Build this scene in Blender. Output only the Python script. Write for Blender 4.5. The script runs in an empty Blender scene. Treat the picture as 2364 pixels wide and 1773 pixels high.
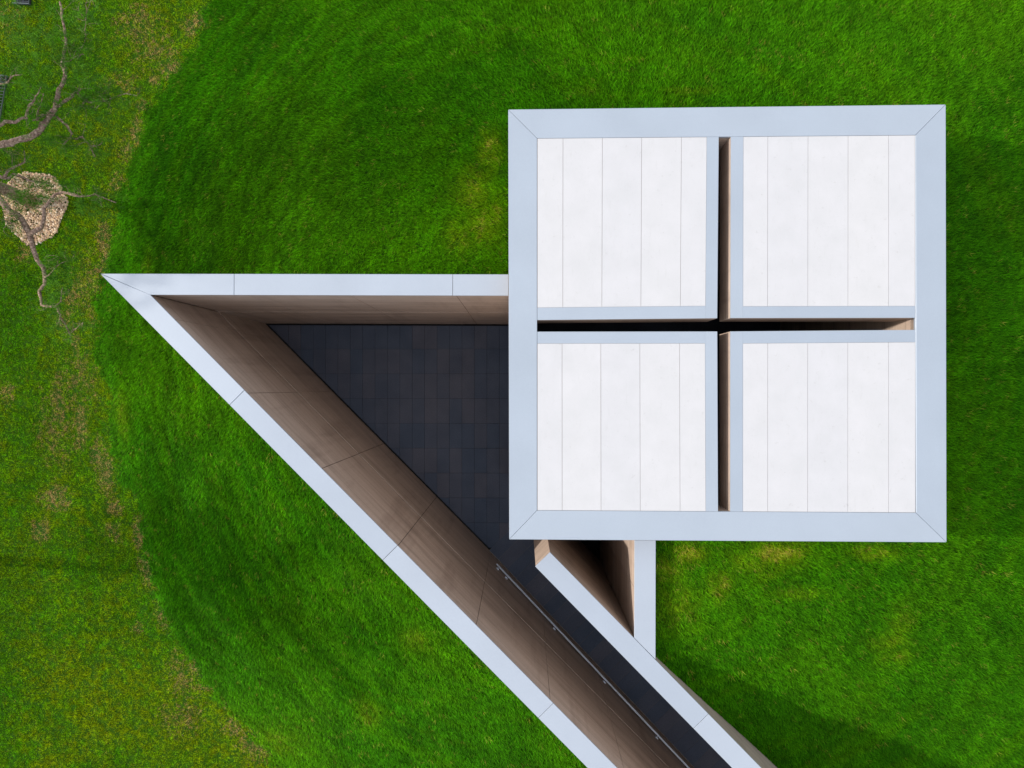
import bpy, bmesh, math, random
import numpy as np
from mathutils import Vector, Matrix, Euler

random.seed(7)
rng = np.random.default_rng(11)
scene = bpy.context.scene
COL = scene.collection

# ------------------------------------------------------------------ camera, sky, sun, exposure
F = 1640.0                    # focal length in photograph pixels (2364 wide)
CU, CV = 1182.0, 886.5        # picture centre
ZC = 17.17                    # drone height above the courtyard floor
TA, TB = 25.0 / F, 9.5 / F    # slight tilt of the gimbal off the vertical
cam_d = bpy.data.cameras.new('camera')
cam_d.sensor_width = 36.0
cam_d.lens = 36.0 * F / 2364.0
cam_d.clip_end = 2000.0
cam = bpy.data.objects.new('camera', cam_d)
COL.objects.link(cam)
cam.location = (0, 0, ZC)
cam.rotation_euler = (TB, TA, 0)
scene.camera = cam
CAMR = Euler((TB, TA, 0)).to_matrix()

TO_SUN = Vector((-1.0, 0.07, 0.56)).normalized()
SUN_EL = math.asin(TO_SUN.z)
world = bpy.data.worlds.new('World')
scene.world = world
world.use_nodes = True
wn = world.node_tree.nodes
wl = world.node_tree.links
wn.clear()
sky = wn.new('ShaderNodeTexSky')
sky.sky_type = 'NISHITA'
sky.sun_disc = False
sky.sun_elevation = SUN_EL
sky.sun_rotation = math.atan2(TO_SUN.x, TO_SUN.y)
sky.air_density = 1.0
sky.dust_density = 2.5
bg = wn.new('ShaderNodeBackground')
bg.inputs['Strength'].default_value = 0.13
wo = wn.new('ShaderNodeOutputWorld')
# thin broken cloud veil over the whole sky
wtc = wn.new('ShaderNodeTexCoord')
wnz = wn.new('ShaderNodeTexNoise')
wnz.inputs['Scale'].default_value = 5.0
wnz.inputs['Detail'].default_value = 5.0
wl.new(wtc.outputs['Generated'], wnz.inputs['Vector'])
wrm = wn.new('ShaderNodeMapRange')
wrm.inputs['From Min'].default_value = 0.35
wrm.inputs['From Max'].default_value = 0.65
wrm.inputs['To Min'].default_value = 0.45
wrm.inputs['To Max'].default_value = 0.85
wl.new(wnz.outputs['Fac'], wrm.inputs['Value'])
wmx = wn.new('ShaderNodeMix'); wmx.data_type = 'RGBA'
wl.new(wrm.outputs[0], wmx.inputs[0])
wl.new(sky.outputs[0], wmx.inputs[6])
wmx.inputs[7].default_value = (7.2, 7.45, 7.9, 1)
wl.new(wmx.outputs[2], bg.inputs[0])
wl.new(bg.outputs[0], wo.inputs[0])

sun_d = bpy.data.lights.new('sun', 'SUN')
sun_d.energy = 2.85
sun_d.angle = math.radians(2.0)
sun_d.color = (1.0, 0.93, 0.84)
sun = bpy.data.objects.new('sun', sun_d)
COL.objects.link(sun)
sun.location = (-20, 3, 25)
sun.rotation_euler = TO_SUN.to_track_quat('Z', 'Y').to_euler()

vs = scene.view_settings
vs.view_transform = 'Standard'
vs.look = 'None'
vs.exposure = 0.35
vs.gamma = 1.0
vs.use_curve_mapping = False

# ------------------------------------------------------------------ measuring helpers
def ray(u, v):
    return CAMR @ Vector(((u - CU) / F, -(v - CV) / F, -1.0))

def up(u, v, z):
    """Point of the place at height z that the photograph shows at pixel u, v."""
    d = ray(u, v)
    t = (z - ZC) / d.z
    return Vector((d.x * t, d.y * t, z))

def up2(u, v, z):
    p = up(u, v, z)
    return Vector((p.x, p.y))

# heights (metres above the courtyard floor)
ZW = 5.32        # top of the wall coping
ZG = 3.0         # flat lawn outside the mound
def ZR(u):       # roof top, falling gently towards the courtyard
    return 5.80 + 0.09 * (u - 1175.0) / 1008.0
SOFFIT = 5.22

# ------------------------------------------------------------------ object helpers
def link(o, parent=None):
    COL.objects.link(o)
    if parent is not None:
        o.parent = parent
    return o

def empty(name, loc=(0, 0, 0)):
    o = bpy.data.objects.new(name, None)
    o.empty_display_size = 0.2
    o.location = loc
    return link(o)

def tag(o, label=None, cat=None, group=None, kind=None):
    if label: o['label'] = label
    if cat: o['category'] = cat
    if group: o['group'] = group
    if kind: o['kind'] = kind
    return o

def mesh_obj(name, verts, faces, mat, parent=None, smooth=False, origin=None):
    me = bpy.data.meshes.new(name)
    vv = [Vector(v) for v in verts]
    o = bpy.data.objects.new(name, me)
    off = Vector((0, 0, 0))
    if parent is not None:
        off = Vector(parent_world(parent))
    vv = [v - off for v in vv]
    me.from_pydata([tuple(v) for v in vv], [], faces)
    me.update()
    if mat is not None:
        me.materials.append(mat)
    if smooth:
        me.polygons.foreach_set('use_smooth', [True] * len(me.polygons))
    return link(o, parent)

def parent_world(p):
    v = Vector((0, 0, 0))
    while p is not None:
        v += p.location
        p = p.parent
    return v

def ccw(poly):
    a = 0
    for i in range(len(poly)):
        x0, y0 = poly[i][0], poly[i][1]
        x1, y1 = poly[(i + 1) % len(poly)][0], poly[(i + 1) % len(poly)][1]
        a += x0 * y1 - x1 * y0
    return list(poly) if a > 0 else list(poly)[::-1]

def prism_data(poly, z0, z1):
    """poly: list of (x, y) or (x, y, ztop)."""
    poly = ccw(poly)
    n = len(poly)
    def zz(z, p):
        return z(p) if callable(z) else z
    vb = [(p[0], p[1], zz(z0, p)) for p in poly]
    vt = [(p[0], p[1], zz(z1, p)) for p in poly]
    faces = [tuple(range(n))[::-1], tuple(range(n, 2 * n))]
    for i in range(n):
        j = (i + 1) % n
        faces.append((i, j, n + j, n + i))
    return vb + vt, faces

def prism(name, poly, z0, z1, mat, parent=None, bevel=0.0):
    v, f = prism_data(poly, z0, z1)
    o = mesh_obj(name, v, f, mat, parent)
    if bevel > 0:
        bm = bmesh.new()
        bm.from_mesh(o.data)
        bmesh.ops.bevel(bm, geom=list(bm.edges), offset=bevel, segments=1, affect='EDGES', profile=0.5)
        bm.to_mesh(o.data)
        bm.free()
    return o

def clip_poly(poly, a, b):
    """Keep the part of poly left of the line a -> b."""
    out = []
    def side(p):
        return (b[0] - a[0]) * (p[1] - a[1]) - (b[1] - a[1]) * (p[0] - a[0])
    for i in range(len(poly)):
        p, q = poly[i], poly[(i + 1) % len(poly)]
        sp, sq = side(p), side(q)
        if sp >= 0:
            out.append(p)
        if (sp > 0 and sq < 0) or (sp < 0 and sq > 0):
            t = sp / (sp - sq)
            out.append((p[0] + t * (q[0] - p[0]), p[1] + t * (q[1] - p[1])))
    return out

def area(poly):
    a = 0
    for i in range(len(poly)):
        p, q = poly[i], poly[(i + 1) % len(poly)]
        a += p[0] * q[1] - q[0] * p[1]
    return abs(a) / 2

def line_x(p, d, q, e):
    """Intersection of p + t d and q + s e (2D)."""
    den = d[0] * e[1] - d[1] * e[0]
    t = ((q[0] - p[0]) * e[1] - (q[1] - p[1]) * e[0]) / den
    return Vector((p[0] + d[0] * t, p[1] + d[1] * t))

# numpy value noise
_PERM = rng.random((256, 256))
def vnoise(x, y):
    xi = np.floor(x).astype(int); yi = np.floor(y).astype(int)
    fx = x - xi; fy = y - yi
    fx = fx * fx * (3 - 2 * fx); fy = fy * fy * (3 - 2 * fy)
    a = _PERM[xi & 255, yi & 255]; b = _PERM[(xi + 1) & 255, yi & 255]
    c = _PERM[xi & 255, (yi + 1) & 255]; d = _PERM[(xi + 1) & 255, (yi + 1) & 255]
    return (a * (1 - fx) + b * fx) * (1 - fy) + (c * (1 - fx) + d * fx) * fy

def fbm(x, y, o=3):
    s = 0; a = 0.5; t = 0
    for i in range(o):
        s = s + a * vnoise(x + 17.3 * i, y - 9.1 * i); t += a
        x = x * 2.03; y = y * 2.03; a *= 0.5
    return s / t

# ------------------------------------------------------------------ materials
class M:
    def __init__(self, name):
        self.m = bpy.data.materials.new(name)
        self.m.use_nodes = True
        self.t = self.m.node_tree
        self.b = self.t.nodes['Principled BSDF']
    def n(self, typ, **kw):
        nd = self.t.nodes.new(typ)
        for k, v in kw.items():
            setattr(nd, k, v)
        return nd
    def l(self, a, b):
        self.t.links.new(a, b)
    def ramp(self, src, stops, interp='LINEAR'):
        r = self.n('ShaderNodeValToRGB')
        r.color_ramp.interpolation = interp
        e = r.color_ramp.elements
        while len(e) > 1: e.remove(e[-1])
        e[0].position, e[0].color = stops[0][0], (*stops[0][1], 1)
        for p, c in stops[1:]:
            x = e.new(p); x.color = (*c, 1)
        self.l(src, r.inputs[0])
        return r.outputs[0]
    def noise(self, vec, scale, detail=3, rough=0.55):
        nz = self.n('ShaderNodeTexNoise')
        nz.inputs['Scale'].default_value = scale
        nz.inputs['Detail'].default_value = detail
        nz.inputs['Roughness'].default_value = rough
        if vec is not None: self.l(vec, nz.inputs['Vector'])
        return nz.outputs['Fac']
    def pos(self, rotz=0.0, scale=(1, 1, 1)):
        g = self.n('ShaderNodeNewGeometry')
        mp = self.n('ShaderNodeMapping')
        mp.vector_type = 'TEXTURE' if False else 'POINT'
        mp.inputs['Rotation'].default_value = (0, 0, rotz)
        mp.inputs['Scale'].default_value = scale
        self.l(g.outputs['Position'], mp.inputs['Vector'])
        return mp.outputs[0]
    def mix(self, fac, a, b, mode='MIX'):
        mx = self.n('ShaderNodeMix', data_type='RGBA', blend_type=mode)
        for sock, val in ((mx.inputs[0], fac), (mx.inputs[6], a), (mx.inputs[7], b)):
            if hasattr(val, 'is_linked') or hasattr(val, 'links'):
                self.l(val, sock)
            elif isinstance(val, (int, float)):
                sock.default_value = val
            else:
                sock.default_value = (*val, 1)
        return mx.outputs[2]
    def math(self, op, a, b=0.0):
        mt = self.n('ShaderNodeMath', operation=op)
        for sock, val in ((mt.inputs[0], a), (mt.inputs[1], b)):
            if isinstance(val, (int, float)): sock.default_value = val
            else: self.l(val, sock)
        return mt.outputs[0]
    def bump(self, h, strength=0.3, dist=0.01):
        bp = self.n('ShaderNodeBump')
        bp.inputs['Strength'].default_value = strength
        bp.inputs['Distance'].default_value = dist
        self.l(h, bp.inputs['Height'])
        self.l(bp.outputs[0], self.b.inputs['Normal'])
    def col(self, c):
        if isinstance(c, tuple): self.b.inputs['Base Color'].default_value = (*c, 1)
        else: self.l(c, self.b.inputs['Base Color'])
    def rough(self, r):
        if isinstance(r, (int, float)): self.b.inputs['Roughness'].default_value = r
        else: self.l(r, self.b.inputs['Roughness'])
    def spec(self, s):
        self.b.inputs['Specular IOR Level'].default_value = s

def concrete(name, ang):
    """Board-marked cast concrete; ang = direction of the wall in plan."""
    k = M(name)
    p0 = k.pos(-ang)
    streak = k.n('ShaderNodeMapping'); k.l(p0, streak.inputs[0]); streak.inputs['Scale'].default_value = (0.35, 1.0, 3.2)
    fine = k.n('ShaderNodeMapping'); k.l(p0, fine.inputs[0]); fine.inputs['Scale'].default_value = (1.2, 4.0, 26.0)
    drip = k.n('ShaderNodeMapping'); k.l(p0, drip.inputs[0]); drip.inputs['Scale'].default_value = (2.6, 2.6, 0.35)
    a = k.noise(streak.outputs[0], 1.3, 5, 0.62)
    b = k.noise(fine.outputs[0], 1.0, 3, 0.6)
    c = k.noise(p0, 34.0, 3, 0.6)
    d = k.noise(drip.outputs[0], 1.0, 4, 0.6)
    base = k.ramp(a, [(0.26, (0.335, 0.260, 0.210)), (0.43, (0.450, 0.354, 0.286)), (0.6, (0.505, 0.400, 0.326)), (0.78, (0.565, 0.456, 0.378))])
    f2 = k.ramp(b, [(0.3, (0.91, 0.90, 0.895)), (0.55, (1, 1, 1)), (0.75, (1.03, 1.03, 1.02))])
    f3 = k.ramp(d, [(0.30, (0.74, 0.72, 0.71)), (0.48, (1, 1, 1))])
    f4 = k.ramp(c, [(0.3, (0.9, 0.9, 0.9)), (0.6, (1.04, 1.04, 1.04))])
    col = k.mix(1.0, base, f2, 'MULTIPLY')
    col = k.mix(0.7, col, f3, 'MULTIPLY')
    col = k.mix(0.8, col, f4, 'MULTIPLY')
    # formwork board lines at fixed heights
    sp = k.n('ShaderNodeSeparateXYZ'); k.l(p0, sp.inputs[0])
    zz = k.math('ADD', sp.outputs[2], 0.03)
    fr = k.math('FRACT', k.math('DIVIDE', zz, 0.66))
    ln = k.math('LESS_THAN', k.math('ABSOLUTE', k.math('SUBTRACT', fr, 0.5)), 0.011)
    col = k.mix(k.math('MULTIPLY', ln, 0.45), col, (0.13, 0.10, 0.085))
    k.col(col)
    k.rough(0.72); k.spec(0.3)
    h = k.math('ADD', k.math('MULTIPLY', b, 0.6), k.math('SUBTRACT', c, k.math('MULTIPLY', ln, 1.2)))
    k.bump(h, 0.25, 0.005)
    return k.m

def coping_mat(name, base, rough):
    k = M(name)
    p = k.pos()
    oi = k.n('ShaderNodeObjectInfo')
    a = k.noise(p, 0.9, 4, 0.5)
    b = k.noise(p, 60.0, 2, 0.5)
    c = k.ramp(a, [(0.3, tuple(x * 0.955 for x in base)), (0.7, tuple(min(1, x * 1.03) for x in base))])
    c = k.mix(1.0, c, k.ramp(b, [(0.3, (0.975, 0.975, 0.98)), (0.7, (1.015, 1.015, 1.01))]), 'MULTIPLY')
    c = k.mix(1.0, c, k.ramp(oi.outputs['Random'], [(0, (0.965, 0.97, 0.975)), (1, (1.02, 1.015, 1.01))]), 'MULTIPLY')
    k.col(c)
    k.rough(rough); k.spec(0.5)
    k.b.inputs['Metallic'].default_value = 0.25
    k.bump(k.math('ADD', a, k.math('MULTIPLY', b, 0.02)), 0.12, 0.02)
    return k.m

def panel_mat():
    k = M('white_roof_board')
    p = k.pos()
    st = k.n('ShaderNodeMapping'); k.l(p, st.inputs[0]); st.inputs['Scale'].default_value = (7, 1.2, 1)
    a = k.noise(p, 2.2, 5, 0.65)
    b = k.noise(p, 42.0, 4, 0.7)
    s = k.noise(st.outputs[0], 3.0, 4, 0.65)
    oi = k.n('ShaderNodeObjectInfo')
    c = k.ramp(a, [(0.3, (0.552, 0.552, 0.560)), (0.7, (0.590, 0.586, 0.598))])
    c = k.mix(1.0, c, k.ramp(b, [(0.30, (0.93, 0.93, 0.93)), (0.40, (1, 1, 1))]), 'MULTIPLY')
    sp_ = k.noise(p, 11.0, 5, 0.75)
    c = k.mix(1.0, c, k.ramp(sp_, [(0.30, (0.90, 0.895, 0.885)), (0.385, (1, 1, 1))]), 'MULTIPLY')
    c = k.mix(0.8, c, k.ramp(s, [(0.26, (0.95, 0.95, 0.94)), (0.40, (1, 1, 1))]), 'MULTIPLY')
    c = k.mix(1.0, c, k.ramp(oi.outputs['Random'], [(0, (0.965, 0.97, 0.985)), (1, (1.0, 1.0, 1.0))]), 'MULTIPLY')
    k.col(c)
    k.rough(0.7); k.spec(0.25)
    k.bump(b, 0.1, 0.003)
    return k.m

def tile_mat():
    k = M('dark_basalt_paving')
    oi = k.n('ShaderNodeObjectInfo')
    p = k.pos()
    a = k.noise(p, 55.0, 4, 0.65)
    b = k.noise(p, 1.6, 3, 0.5)
    c = k.ramp(oi.outputs['Random'], [(0, (0.062, 0.086, 0.132)), (0.5, (0.072, 0.090, 0.132)), (1, (0.094, 0.100, 0.132))])
    c = k.mix(1.0, c, k.ramp(a, [(0.3, (0.72, 0.72, 0.72)), (0.7, (1.3, 1.3, 1.3))]), 'MULTIPLY')
    c = k.mix(0.8, c, k.ramp(b, [(0.3, (0.75, 0.78, 0.82)), (0.7, (1.15, 1.12, 1.1))]), 'MULTIPLY')
    k.col(c)
    k.rough(0.62); k.spec(0.4)
    k.bump(a, 0.3, 0.003)
    return k.m

def simple(name, c, rough=0.6, metal=0.0, var=0.12, scale=20.0):
    k = M(name)
    p = k.pos()
    a = k.noise(p, scale, 4, 0.6)
    k.col(k.ramp(a, [(0.25, tuple(x * (1 - var) for x in c)), (0.75, tuple(x * (1 + var) for x in c))]))
    k.rough(rough)
    k.b.inputs['Metallic'].default_value = metal
    k.bump(a, 0.2, 0.004)
    return k.m

def ground_mat():
    k = M('turf_soil')
    p = k.pos()
    a = k.noise(p, 1.1, 5, 0.6)
    b = k.noise(p, 30.0, 4, 0.7)
    c = k.ramp(b, [(0.3, (0.014, 0.045, 0.002)), (0.55, (0.024, 0.085, 0.003)), (0.8, (0.060, 0.10, 0.010))])
    c = k.mix(0.6, c, k.ramp(a, [(0.3, (0.7, 0.8, 0.7)), (0.7, (1.25, 1.15, 1.0))]), 'MULTIPLY')
    k.col(c)
    k.rough(0.95); k.spec(0.1)
    k.bump(b, 0.6, 0.03)
    return k.m

def blade_mat(name):
    k = M(name)
    at = k.n('ShaderNodeAttribute'); at.attribute_type = 'INSTANCER'; at.attribute_name = 'tint'
    va = k.n('ShaderNodeAttribute'); va.attribute_type = 'GEOMETRY'; va.attribute_name = 'shade'
    c = k.mix(1.0, at.outputs['Color'], va.outputs['Color'], 'MULTIPLY')
    k.col(c)
    k.rough(0.6); k.spec(0.06)
    tr = k.n('ShaderNodeBsdfTranslucent')
    k.l(c, tr.inputs[0])
    mx = k.n('ShaderNodeMixShader'); mx.inputs[0].default_value = 0.3
    k.l(k.b.outputs[0], mx.inputs[1]); k.l(tr.outputs[0], mx.inputs[2])
    k.l(mx.outputs[0], k.t.nodes['Material Output'].inputs[0])
    return k.m

def attr_mat(name, rough=0.8, scale=40.0, var=0.25, bump=0.3):
    k = M(name)
    at = k.n('ShaderNodeAttribute'); at.attribute_type = 'GEOMETRY'; at.attribute_name = 'tint'
    a = k.noise(k.pos(), scale, 4, 0.65)
    k.col(k.mix(1.0, at.outputs['Color'], k.ramp(a, [(0.3, (1 - var,) * 3), (0.7, (1 + var,) * 3)]), 'MULTIPLY'))
    k.rough(rough); k.spec(0.25)
    k.bump(a, bump, 0.01)
    return k.m

def bark_mat():
    k = M('pine_bark')
    p = k.pos()
    v = k.n('ShaderNodeTexVoronoi'); v.inputs['Scale'].default_value = 26.0
    k.l(p, v.inputs['Vector'])
    a = k.noise(p, 30.0, 4, 0.65)
    c = k.ramp(a, [(0.3, (0.19, 0.115, 0.08)), (0.5, (0.41, 0.285, 0.215)), (0.7, (0.64, 0.49, 0.40))])
    c = k.mix(0.75, c, k.ramp(v.outputs['Distance'], [(0.25, (1.1, 1.08, 1.05)), (0.6, (0.45, 0.42, 0.42))]), 'MULTIPLY')
    k.col(c)
    k.rough(0.85); k.spec(0.2)
    k.bump(v.outputs['Distance'], 0.6, 0.012)
    return k.m

MAT = {
    'coping_roof': coping_mat('pale_blue_grey_metal_roof', (0.405, 0.462, 0.535), 0.42),
    'coping_wall': coping_mat('pale_blue_grey_metal_wall', (0.44, 0.490, 0.562), 0.40),
    'panel': panel_mat(),
    'tile': tile_mat(),
    'grout': simple('grey_ramp_grout', (0.20, 0.19, 0.18), 0.9),
    'bed': simple('dark_joint_bed', (0.006, 0.006, 0.007), 0.9),
    'steel': simple('brushed_steel', (0.72, 0.80, 0.90), 0.45, 0.1, 0.05),
    'soil': ground_mat(),
    'blade_long': blade_mat('grass_blade_long'),
    'blade_short': blade_mat('grass_blade_short'),
    'gravel': attr_mat('pale_gravel', 0.8, 60.0, 0.22),
    'bark': bark_mat(),
    'needle': attr_mat('pine_needle', 0.6, 8.0, 0.25, 0.0),
    'drain_shade': simple('black_drain_shade', (0.004, 0.005, 0.006), 1.0),  # near-black colour stands for the shade in the hollow below the bars
    'galv': simple('galvanised_steel', (0.10, 0.12, 0.135), 0.5, 0.4, 0.12),
    'core': simple('dark_joint_concrete', (0.035, 0.028, 0.024), 0.9),
}

# ------------------------------------------------------------------ plan of the walls (from the photograph, at coping height)
tip      = up2(231.3, 631.7, ZW)
top_out  = up2(1174.0, 633.4, ZW)
top_in   = up2(1174.0, 682.0, ZW)
inner    = up2(345.1, 679.9, ZW)
dia_out  = up2(1356.7, 1773.0, ZW)
dia_in   = up2(1424.0, 1773.0, ZW)
sh_in_0  = up2(1235.6, 1307.0, ZW)     # short wall, end towards the courtyard
sh_out_0 = up2(1269.3, 1274.5, ZW)
sh_in_1  = up2(1691.0, 1773.0, ZW)
sh_out_1 = up2(1759.0, 1773.0, ZW)
rw_in_1  = up2(1464.9, 1472.3, ZW)     # right wall
rw_out_1 = up2(1513.3, 1520.9, ZW)
rw_in_0  = up2(1465.6, 1247.0, ZW)
rw_out_0 = up2(1513.8, 1247.0, ZW)

# roof corners
def rp(u, v):
    p = up(u, v, ZR(u)); return p
R_TL, R_TR, R_BR, R_BL = rp(1173.5, 253), rp(2183, 241.5), rp(2184.9, 1251.7), rp(1175.7, 1245.1)
I_TL, I_TR, I_BR, I_BL = rp(1239.8, 319.3), rp(2113.5, 311.8), rp(2114.4, 1183.8), rp(1239.7, 1178.4)

def xy(p): return Vector((p[0], p[1]))

dia_dir = (xy(dia_in) - xy(inner)).normalized()
sh_dir = (xy(sh_in_1) - xy(sh_in_0)).normalized()
EXT = 7.5      # the walls run on past the frame
dia_out_e = dia_out + dia_dir * EXT
dia_in_e = dia_in + dia_dir * EXT
sh_in_e = sh_in_1 + sh_dir * EXT
sh_out_e = sh_out_1 + sh_dir * EXT
BASE = -0.06

GAP = 0.007
def wall(name, label, group, a_out, b_out, a_in, b_in, joints, coping_joints, mat, seam=2.6, end_gap=0.004):
    """A cast wall between two plan lines (outer a->b, inner a->b); joints are fractions along it."""
    root = empty(name, (a_in.x, a_in.y, 0))
    tag(root, label, 'wall', group)
    def at(f, side):   # side 0 outer, 1 inner; joints stand square to the wall
        p = a_in.lerp(b_in, f)
        if side == 1: return p
        if f < 1e-6 or (f < 0.02 and (a_out - a_in).length > 0.5): return a_out.copy()
        if f > 1 - 1e-6 or f > 0.9995: return b_out.copy()
        d_ = (b_in - a_in).normalized()
        return line_x(p, Vector((-d_.y, d_.x)), a_out, b_out - a_out)
    L = (b_in - a_in).length
    # recessed core behind the joints
    co = 0.014
    n = (at(0.5, 0) - at(0.5, 1)).normalized()
    ax = (b_in - a_in).normalized()
    prism('core', [a_out - n * co + ax * co, b_out - n * co - ax * co, b_in + n * co - ax * co, a_in + n * co + ax * co], BASE - 0.02, ZW - 0.06, MAT['core'], root)
    led = 0.008                                  # the upper lift is cast a hair thinner, leaving a small ledge
    fr = [0.0] + list(joints) + [1.0]
    for i in range(len(fr) - 1):
        g = 0.5 * (GAP + 0.004) / L
        f0 = fr[i] + (g if i > 0 else 0)
        f1 = fr[i + 1] - (g if i < len(fr) - 2 else 0)
        poly = [at(f0, 0), at(f1, 0), at(f1, 1), at(f0, 1)]
        up_ = [poly[0], poly[1], poly[2] + n * led, poly[3] + n * led]
        prism('concrete_panel', poly, BASE, seam - 0.003, mat, root)
        prism('concrete_panel', up_, seam + 0.003, ZW - 0.034, mat, root)
    fr = [0.0] + list(coping_joints) + [1.0]
    o = 0.004
    for i in range(len(fr) - 1):
        g = 0.5 * GAP / L
        if i == 0: p0, p3 = a_out + ax * end_gap, a_in + ax * end_gap
        else: p0, p3 = at(fr[i] + g, 0), at(fr[i] + g, 1)
        if i == len(fr) - 2: p1, p2 = b_out - ax * 0.004, b_in - ax * 0.004
        else: p1, p2 = at(fr[i + 1] - g, 0), at(fr[i + 1] - g, 1)
        prism('coping_panel', [p0, p1, p2 - n * o, p3 - n * o], ZW - 0.030, ZW, MAT['coping_wall'], root, bevel=0.003)
    return root

CT = concrete('cast_concrete_axis_x', 0.0)
ang_d = math.atan2(dia_dir.y, dia_dir.x)
CD = concrete('cast_concrete_diagonal', ang_d)
CV_ = concrete('cast_concrete_axis_y', math.pi / 2)

# top wall: joints every 1.8 m measured at pixel x (inner edge)
Lt = 1174.0 - 345.1
def ft(u): return (u - 345.1) / Lt
wall('courtyard_wall', 'straight concrete wall with pale metal coping along the top of the triangular courtyard', 'courtyard walls',
     tip, top_out, inner, top_in, [ft(567), ft(806), ft(1053)], [ft(541.4), ft(1046)], CT, end_gap=0.010)
# long diagonal wall
dl = (dia_in_e - inner).length
def fd(u):
    p = inner.lerp(dia_in, (u - 345.1) / (1424.0 - 345.1)); return (p - inner).length / dl
wall('courtyard_wall', 'longest diagonal concrete wall running from the sharp corner down to the bottom edge', 'courtyard walls',
     tip, dia_out_e, inner, dia_in_e, [fd(u) for u in (400, 571.4, 745, 922, 1103, 1273, 1447)], [fd(566), fd(921), fd(1278.8)], CD, end_gap=0.010)
# short diagonal wall
sl = (sh_in_e - sh_in_0).length
def fs(u): return (u - 1235.6) / (1691.0 - 1235.6) * (sh_in_1 - sh_in_0).length / sl
wall('courtyard_wall', 'shorter diagonal concrete wall with a square free end, on the right of the ramp', 'courtyard walls',
     sh_out_0, sh_out_e, sh_in_0, sh_in_e, [fs(1400), fs(1565)], [fs(1602)], CD)
# right wall, stops against the diagonal one
nrm = Vector((sh_dir.y, -sh_dir.x))
a2 = sh_out_0 + (-nrm if nrm.dot(Vector((1, 1))) < 0 else nrm) * 0.007
rin_end = line_x(rw_in_0, rw_in_1 - rw_in_0, a2, sh_dir)
rout_end = line_x(rw_out_0, rw_out_1 - rw_out_0, a2, sh_dir)
rw_in_s = Vector((rw_in_0.x, rw_in_0.y)); rw_out_s = Vector((rw_out_0.x, rw_out_0.y))
s_face_y = max(R_BL.y, R_BR.y)
wall('courtyard_wall', 'short upright concrete wall joining the roofed pavilion to the shorter diagonal wall', 'courtyard walls',
     rw_out_s, rout_end, rw_in_s, rin_end, [0.5], [], CV_)

# ------------------------------------------------------------------ pavilion with the cross cut through its roof
pav = empty('concrete_pavilion', (R_BL.x, R_BL.y, 0))
tag(pav, 'square flat-roofed concrete pavilion with a cross-shaped slit cut through its white roof', 'pavilion')

def wall_top(p): return 5.70
# perimeter walls, between outer and inner square
def inset(p, q, t): return p.lerp(q, t)
o_TL, o_TR, o_BR, o_BL = xy(R_TL), xy(R_TR), xy(R_BR), xy(R_BL)
i_TL, i_TR, i_BR, i_BL = xy(I_TL), xy(I_TR), xy(I_BR), xy(I_BL)
SH = 0.010
def shrink(p, c, d):
    v = (c - p); return p + v.normalized() * d
ctr = (o_TL + o_TR + o_BR + o_BL) / 4
e_TL, e_TR, e_BR, e_BL = [shrink(p, ctr, SH) for p in (o_TL, o_TR, o_BR, o_BL)]
prism('wall', [e_TL, e_TR, i_TR, i_TL], BASE, 5.735, CT, pav)
prism('wall', [e_TR, e_BR, i_BR, i_TR], BASE, 5.735, CV_, pav)
prism('wall', [e_BL, e_TL, i_TL, i_BL], BASE, 5.735, CV_, pav)
# south wall with the doorway behind the short diagonal wall
def sfrac(u): return (u - 1175.7) / (2184.9 - 1175.7)
def swall(f0, f1, z0, z1):
    eo = lambda f: e_BL.lerp(e_BR, f)
    io = lambda f: line_x(eo(f), Vector((0, 1)), i_BL, i_BR - i_BL)
    a, b = eo(f0), eo(f1)
    c = i_BR if f1 >= 1 else io(f1)
    d = i_BL if f0 <= 0 else io(f0)
    prism('wall', [a, b, c, d], z0, z1, CT, pav)
swall(0.0, 0.09, BASE, 5.735)
swall(0.09, 0.285, 2.4, 5.735)
swall(0.285, 1.0, BASE, 5.735)

# perimeter coping, mitred
def coping(a, b, c, d):
    g = 0.003
    m = (a + b + c + d) / 4
    t = (b - a).normalized()
    pts = [a + t * g, b - t * g, c - t * g, d + t * g]
    v, f = prism_data([(p.x, p.y, p.z) for p in pts], lambda p: p[2] - 0.06, lambda p: p[2] + 0.004)
    o = mesh_obj('coping', v, f, MAT['coping_roof'], pav)
    bm = bmesh.new(); bm.from_mesh(o.data)
    bmesh.ops.bevel(bm, geom=list(bm.edges), offset=0.003, segments=1, affect='EDGES', profile=0.5)
    bm.to_mesh(o.data); bm.free()
    return o
coping(R_TL, R_TR, I_TR, I_TL)
coping(R_TR, R_BR, I_BR, I_TR)
coping(R_BR, R_BL, I_BL, I_BR)
coping(R_BL, R_TL, I_TL, I_BL)

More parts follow.
